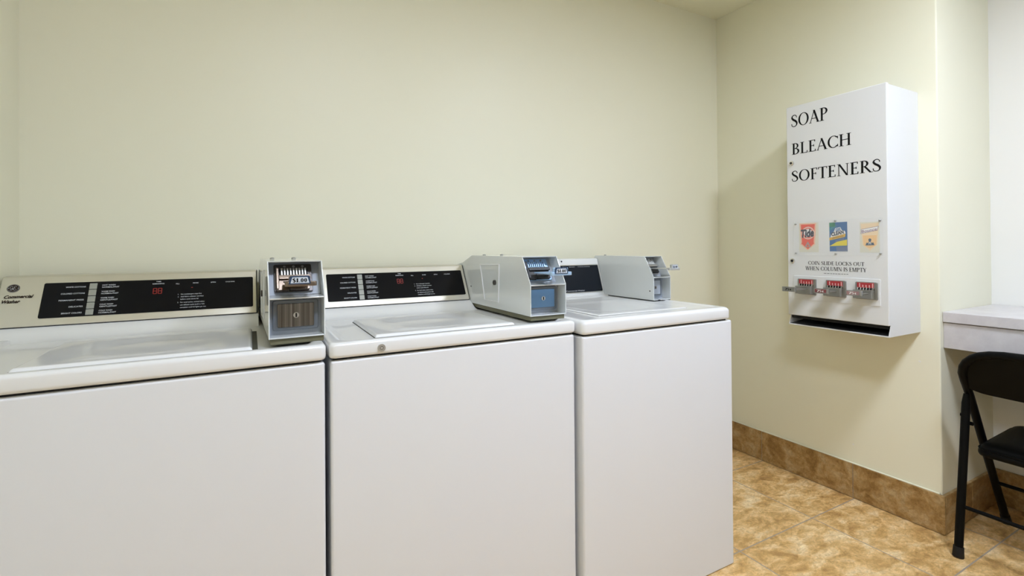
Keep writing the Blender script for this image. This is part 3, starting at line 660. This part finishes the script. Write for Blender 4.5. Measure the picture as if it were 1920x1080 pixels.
b.mi = 6; F5.disc(b, cx + .002, z0 + .072, .0275, h=.0006)
b.mi = 0; F5.ring(b, cx + .002, z0 + .072, .0235, .0265, h=.0008)
b.mi = 1; F5.ring(b, cx + .002, z0 + .072, .0185, .0225, h=.0008)
b.mi = 2; F5.sans(b, 'Tide', cx - .0275, z0 + .053, .056, .034, 'l', .25, .045, h=.0012, rot=.09)
b.mi = 5; F5.poly(b, [(cx - .014, z0 + .010), (cx + .014, z0 + .010), (cx, z0 + .035)], .0006); b.mi = 1; F5.poly(b, [(cx - .006, z0 + .013), (cx + .006, z0 + .013), (cx, z0 + .025)], .0008)
obj('product_card', b, mats, door)['label'] = 'red and peach shield shaped detergent card'
b = flatB(); mats2 = [M['c_blue'], M['c_teal'], M['c_green'], M['c_pwhite'], M['c_yellow'], M['c_gold'], M['c_slate'], M['c_tblue']]
cx, z0, z1 = .7945, 1.122, 1.243; hw = .0355
b.mi = 0; F5.poly(b, [(cx - hw + .001, z0), (cx + hw, z0), (cx + hw - .001, z1 + .001), (cx - hw, z1)], 0)
b.mi = 1; F5.poly(b, [(cx - hw, z1 - .035), (cx - .004, z1 - .014), (cx - .012, z1 - .012), (cx - hw, z1 - .026)], .0002)
b.mi = 2; F5.poly(b, [(cx - hw, z1 - .019), (cx - .012, z1 - .017), (cx - .012, z1), (cx - hw, z1)], .0002)
b.mi = 5; F5.poly(b, [(cx - hw, z0 + .046), (cx + .026, z0 + .060), (cx + .028, z0 + .073), (cx - hw, z0 + .057)], .0002)
b.mi = 4; F5.poly(b, [(cx - hw, z0 + .022), (cx + hw - .002, z0 + .024), (cx + hw - .002, z0 + .049), (cx - .005, z0 + .040)], .0002)
b.mi = 3; F5.poly(b, [(cx - .032, z0 + .058), (cx + .029, z0 + .074), (cx + .026, z0 + .084), (cx + .014, z0 + .088), (cx + .008, z0 + .101), (cx - .012, z0 + .097), (cx - .017, z0 + .083), (cx - .028, z0 + .073)], .0003)
b.mi = 6; F5.poly(b, [(cx - .008, z0), (cx + hw, z0), (cx + hw, z0 + .021), (cx - .008, z0 + .019)], .0002); F5.poly(b, [(cx - .012, z0 + .038), (cx + .022, z0 + .047), (cx + .022, z0 + .056), (cx - .012, z0 + .046)], .0002)
b.mi = 0; F5.sans(b, 'OXI', cx - .009, z0 + .084, .019, .011, 'l', .1, .06, h=.0007, rot=.18); b.mi = 7; F5.sans(b, 'CLEAN', cx - .026, z0 + .064, .050, .0145, 'l', .1, .05, h=.0007, rot=.22)
b.mi = 7; F5.line(b, [(cx - .024, z0 + .0545), (cx + .020, z0 + .0645)], .0016, .0005)
obj('product_card', b, mats2, door)['label'] = 'blue, yellow and green bleach card'
b = flatB(); mats3 = [M['c_bcream'], M['c_borange'], M['c_pwhite'], M['c_plum'], M['c_bgrey'], M['cardbg']]
cx, z0, z1 = .9115, 1.128, 1.239
b.mi = 5; F5.poly(b, [(cx - .036, z0 - .010), (cx + .034, z0 - .010), (cx + .034, z1), (cx - .036, z1)], 0)
b.mi = 0; F5.poly(b, [(cx - .033, z1 - .006), (cx + .031, z1 - .004), (cx + .026, z0 + .022), (cx + .0, z0 - .003), (cx - .026, z0 + .020)], .0002)
b.mi = 1; F5.poly(b, [(cx - .025, z0 + .058), (cx + .024, z0 + .058), (cx + .022, z0 + .020), (cx, z0 + .006), (cx - .022, z0 + .018)], .0003)
b.mi = 3; F5.poly(b, [(cx - .033, z0 + .064), (cx + .027, z0 + .077), (cx + .031, z0 + .094), (cx - .031, z0 + .083)], .0004)
b.mi = 2; F5.poly(b, [(cx - .0315, z0 + .0655), (cx + .026, z0 + .078), (cx + .0295, z0 + .0925), (cx - .030, z0 + .0818)], .0006)
b.mi = 3; F5.sans(b, 'Bounce', cx - .029, z0 + .068, .055, .011, 'l', .15, .01, h=.0009, rot=.17)
b.mi = 4; F5.disc(b, cx, z0 + .040, .0055, h=.0005); F5.poly(b, [(cx - .016, z0 + .018), (cx + .016, z0 + .019), (cx + .012, z0 + .030), (cx + .004, z0 + .028), (cx + .003, z0 + .038), (cx - .004, z0 + .038), (cx - .004, z0 + .028), (cx - .012, z0 + .029)], .0005)
b.mi = 2; F5.line(b, [(cx - .004, z0 + .022), (cx, z0 + .032), (cx + .004, z0 + .022)], .002, .0008)
obj('product_card', b, mats3, door)['label'] = 'pale orange softener card'
b = B(); b.prism([(yy, zz) for yy, zz in rrect(-.9575, -.6075, 1.105, 1.2545, .003, 3)], X0 - .0045, X0 - .0025); cv = obj('clear_cover', b, M['clear'], door)
for (yy, zz) in ((-.616, 1.243), (-.948, 1.243), (-.617, 1.114), (-.949, 1.114), (-.784, 1.250), (-.785, 1.112)):
    b = B(); b.tube([(X0, yy, zz), (X0 - .006, yy, zz), (X0 - .0075, yy, zz)], [.0036, .0036, .002], 12); obj('screw', b, M['steel'], cv, smooth=True)
# raised mounting plate with three slides
b = B(); b.prism(rrect(-.9465, -.6045, .908, 1.0135, .004, 3), X0 - .003, X0 + .001); obj('slide_mount', b, M['cabwhite'], door, bevel=.001, seg=2)
for k, (yc, zc, xe) in enumerate(((-.666, .966, -.395), (-.7855, .966, -.372), (-.900, .966, -.360))):
    # yc centre; end of the slide reaches xe
    b = B(); b.prism(rrect(yc - .040, yc + .039, zc - .034, zc + .035, (.004, .004, .004, .004), 3), X0 - .010, X0 - .002)
    b.prism([(yc - .030, zc - .030), (yc + .037, zc - .030), (yc + .037, zc + .004), (yc - .030, zc + .004)], X0 - .034, X0 - .010)
    s_ = obj('coin_slide', b, M['steel'], D, bevel=.0018, seg=2)
    b = B(); b.prism(rrect(yc - .028, yc + .031, zc + .012, zc + .032, .001, 2), X0 - .013, X0 - .0095); obj('red_slot_cover', b, M['redp'], s_)
    b = flatB(); Fs = Frame((X0 - .013, 0, 0), (0, -1, 0), (0, 0, 1), .0004)
    for q in range(5): Fs.poly(b, rrect(-yc - .023 + .0115 * q, -yc - .019 + .0115 * q, zc + .014, zc + (.030 if q in (0, 4) else .024), .0015, 2))
    obj('slot_marks', b, M['pinkp'], s_)
    for q in range(6):
        b = B(); y_ = yc + .026 - .0105 * q
        b.prism([(y_ - .0022, zc + .004), (y_ + .0022, zc + .004), (y_ + .0005, zc + .014), (y_ - .0040, zc + .014)], X0 - .020, X0 - .010); obj('coin_tooth', b, M['chrome'], s_)
    b = B(); b.prism([(yc - .030, zc + .003), (yc + .030, zc + .003), (yc + .030, zc + .013), (yc - .030, zc + .013)], X0 - .0115, X0 - .0095); obj('slot_dark', b, M['gap'], s_)
    b = B(); b.box(xe + .004, X0 - .034, yc - .020, yc + .022, zc - .010, zc - .006)
    b.prism(rrect(xe, xe + .012, yc - .030, yc + .030, .005, 3), zc - .014, zc + .006, 'z')
    tg = obj('slide_tongue', b, M['steel'], s_, bevel=.0012, seg=2)
    b = B(); b.prism(rrect(yc - .022, yc + .022, zc - .010, zc + .003, .001, 2), xe - .0012, xe + .0005); lb = obj('price_plate', b, [M['steel'], M['c_maroon'], M['c_rose']][k], s_)
    b = flatB(); Fp = Frame((xe - .0012, 0, 0), (0, -1, 0), (0, 0, 1), .0004); Fp.serif(b, '75c', -yc, zc - .0085, .030, .0095, 'c', 0, 1.4); obj('price_lettering', b, M['c_pwhite'] if k else M['txtk'], s_)

# ------------------------------------------------------------------ counter in the alcove
CT = thing('laundry_counter', 'pale laminate counter built between alcove walls above the folding chair', 'counter', (.25, -1.9, .735))
b = B(); b.box(.018, XA - .001, -2.75, YA - .0005, .838, .879); obj('countertop', b, M['lam'], CT, bevel=.0025, seg=2)
b = B(); b.box(.026, .044, -2.75, YA - .0005, .735, .8355); obj('apron', b, M['lam'], CT, bevel=.001, seg=1)
b = B(); b.box(XA - .02, XA - .001, -2.75, YA - .001, .79, .838); obj('wall_cleat', b, M['lam'], CT)
b = B(); b.box(.05, XA - .02, -1.76, -1.74, 0, .735); obj('light_block_panel', b, M['lam'], CT)  # unseen panel, added to block light coming in under the counter
b = B(); b.box(.05, XA - .02, -2.75, -2.73, 0, .838); obj('end_panel', b, M['lam'], CT)

# ------------------------------------------------------------------ folding chair
yl, yr = -1.128, -1.570
CH = thing('folding_chair', 'black metal folding chair with padded vinyl seat tucked under the counter', 'chair', (.1, (yl + yr) / 2, 0))
def sym(y): return yl + yr - y
left = [(.310, yl, .025), (.117, yl, .348), (-.011, yl, .572), (-.060, yl, .640), (-.082, yl - .002, .670), (-.094, yl - .009, .695), (-.103, yl - .022, .717), (-.111, yl - .041, .735), (-.117, yl - .063, .748), (-.122, yl - .092, .757), (-.125, yl - .13, .762)]
pts = left + [(-.127, (yl + yr) / 2, .764)] + [(x, sym(y), z) for x, y, z in reversed(left)]
b = B(); b.tube(pts, .0135, 14); obj('main_frame', b, M['black_metal'], CH, smooth=True, sharp=60)
for y in (yl, yr):
    s = 1 if y == yl else -1
    b = B(); b.tube([(-.125, y, .03), (-.073, y + .0, .367), (-.047, y, .55), (-.042, y, .585)], [.0135, .0135, .0135, .009], 14); lg = obj('rear_leg', b, M['black_metal'], CH, smooth=True, sharp=60)
    b = B(); b.tube([(-.1295, y, 0), (-.1285, y, .004), (-.124, y, .038)], [.0155, .0175, .0155], 14); obj('rubber_foot', b, M['rubber'], lg, smooth=True)
    b = B(); b.tube([(.322, y, 0), (.320, y, .004), (.302, y, .038)], [.0155, .0175, .0155], 14); obj('rubber_foot', b, M['rubber'], CH, smooth=True)
    b = B(); b.prism([(-.066, .52), (-.050, .535), (-.010, .475), (-.012, .452), (-.030, .450)], y + s * .004 - .0015, y + s * .004 + .0015, 'y')
    b.cyl((-.060, y + s * .012, .508), (-.060, y - s * .0, .508), .006, 12); b.cyl((-.018, y + s * .012, .470), (-.018, y - s * .01, .470), .007, 12); obj('hinge_link', b, M['black_metal'], CH, smooth=True)
def zbx(z): return -.1 + (z - .177) * 0
b = B(); b.tube([(-.100, yl - .006, .180), (-.099, yr + .006, .180)], .007, 10); obj('stretcher', b, M['black_metal'], CH, smooth=True)
b = B(); b.tube([(.208, yl - .006, .195), (.208, yr + .006, .195)], .007, 10); obj('stretcher', b, M['black_metal'], CH, smooth=True)
# padded seat
b = B(); xs0, xs1 = -.012, .378; ya, yb2 = yl - .012, yr + .012
def seat_ring(ins, z, r): return [(x, y, z + (.012 * (x - xs0) / (xs1 - xs0))) for x, y in rrect(xs0 + ins, xs1 - ins, yb2 + ins, ya - ins, (r, r * .55, r * .55, r), 7)]
seq = [(.012, .352, .05), (.003, .356, .055), (0, .363, .058), (0, .372, .058), (.003, .380, .056), (.006, .382, .055), (.006, .386, .055), (.014, .395, .05), (.035, .402, .04), (.075, .405, .03)]
R = [[b.bm.verts.new(p) for p in seat_ring(*s_)] for s_ in seq]
for A, Z in zip(R, R[1:]):
    for k in range(len(A)): b.bm.faces.new((A[k], A[(k + 1) % len(A)], Z[(k + 1) % len(A)], Z[k]))
b.bm.faces.new(R[0][::-1]); b.bm.faces.new(R[-1]); seat = obj('seat', b, M['vinyl'], CH, smooth=True, sharp=50)
b = B(); q = seat_ring(.003, .381, .056); b.tube(q + [q[0]], .0035, 8, caps=False); obj('seat_piping', b, M['vinyl'], seat, smooth=True)
# backrest pad: curved sheet
b = B(); ny_, nz_ = 24, 8; G = {}
for i in range(ny_ + 1):
    for j in range(nz_ + 1):
        u, v = i / ny_, j / nz_; y = (yl - .006) + (yr - yl + .012) * u
        d = min(u, 1 - u) * (yl - yr)
        ztop = .760 - (.085 * (1 - min(1, d / .11)) ** 2.0); zbot = .598 + .012 * (1 - min(1, d / .06)) ** 2
        z = zbot + (ztop - zbot) * v
        xc = -.047 - (z - .62) * .50 + (.06 * (z - .68) if z > .68 else 0); bow = -.018 * math.sin(math.pi * u) * (1 - .5 * v)
        for s_, o_ in ((0, 0), (1, .014)): G[i, j, s_] = b.bm.verts.new((xc + bow + o_ - .007, y, z))
for i in range(ny_):
    for j in range(nz_):
        for s_ in (0, 1): b.bm.faces.new((G[i, j, s_], G[i + 1, j, s_], G[i + 1, j + 1, s_], G[i, j + 1, s_]))
for i in range(ny_):
    for j in (0, nz_): b.bm.faces.new((G[i, j, 0], G[i + 1, j, 0], G[i + 1, j, 1], G[i, j, 1]))
for j in range(nz_):
    for i in (0, ny_): b.bm.faces.new((G[i, j, 0], G[i, j + 1, 0], G[i, j + 1, 1], G[i, j, 1]))
obj('backrest', b, M['vinyl'], CH, smooth=True, sharp=50)
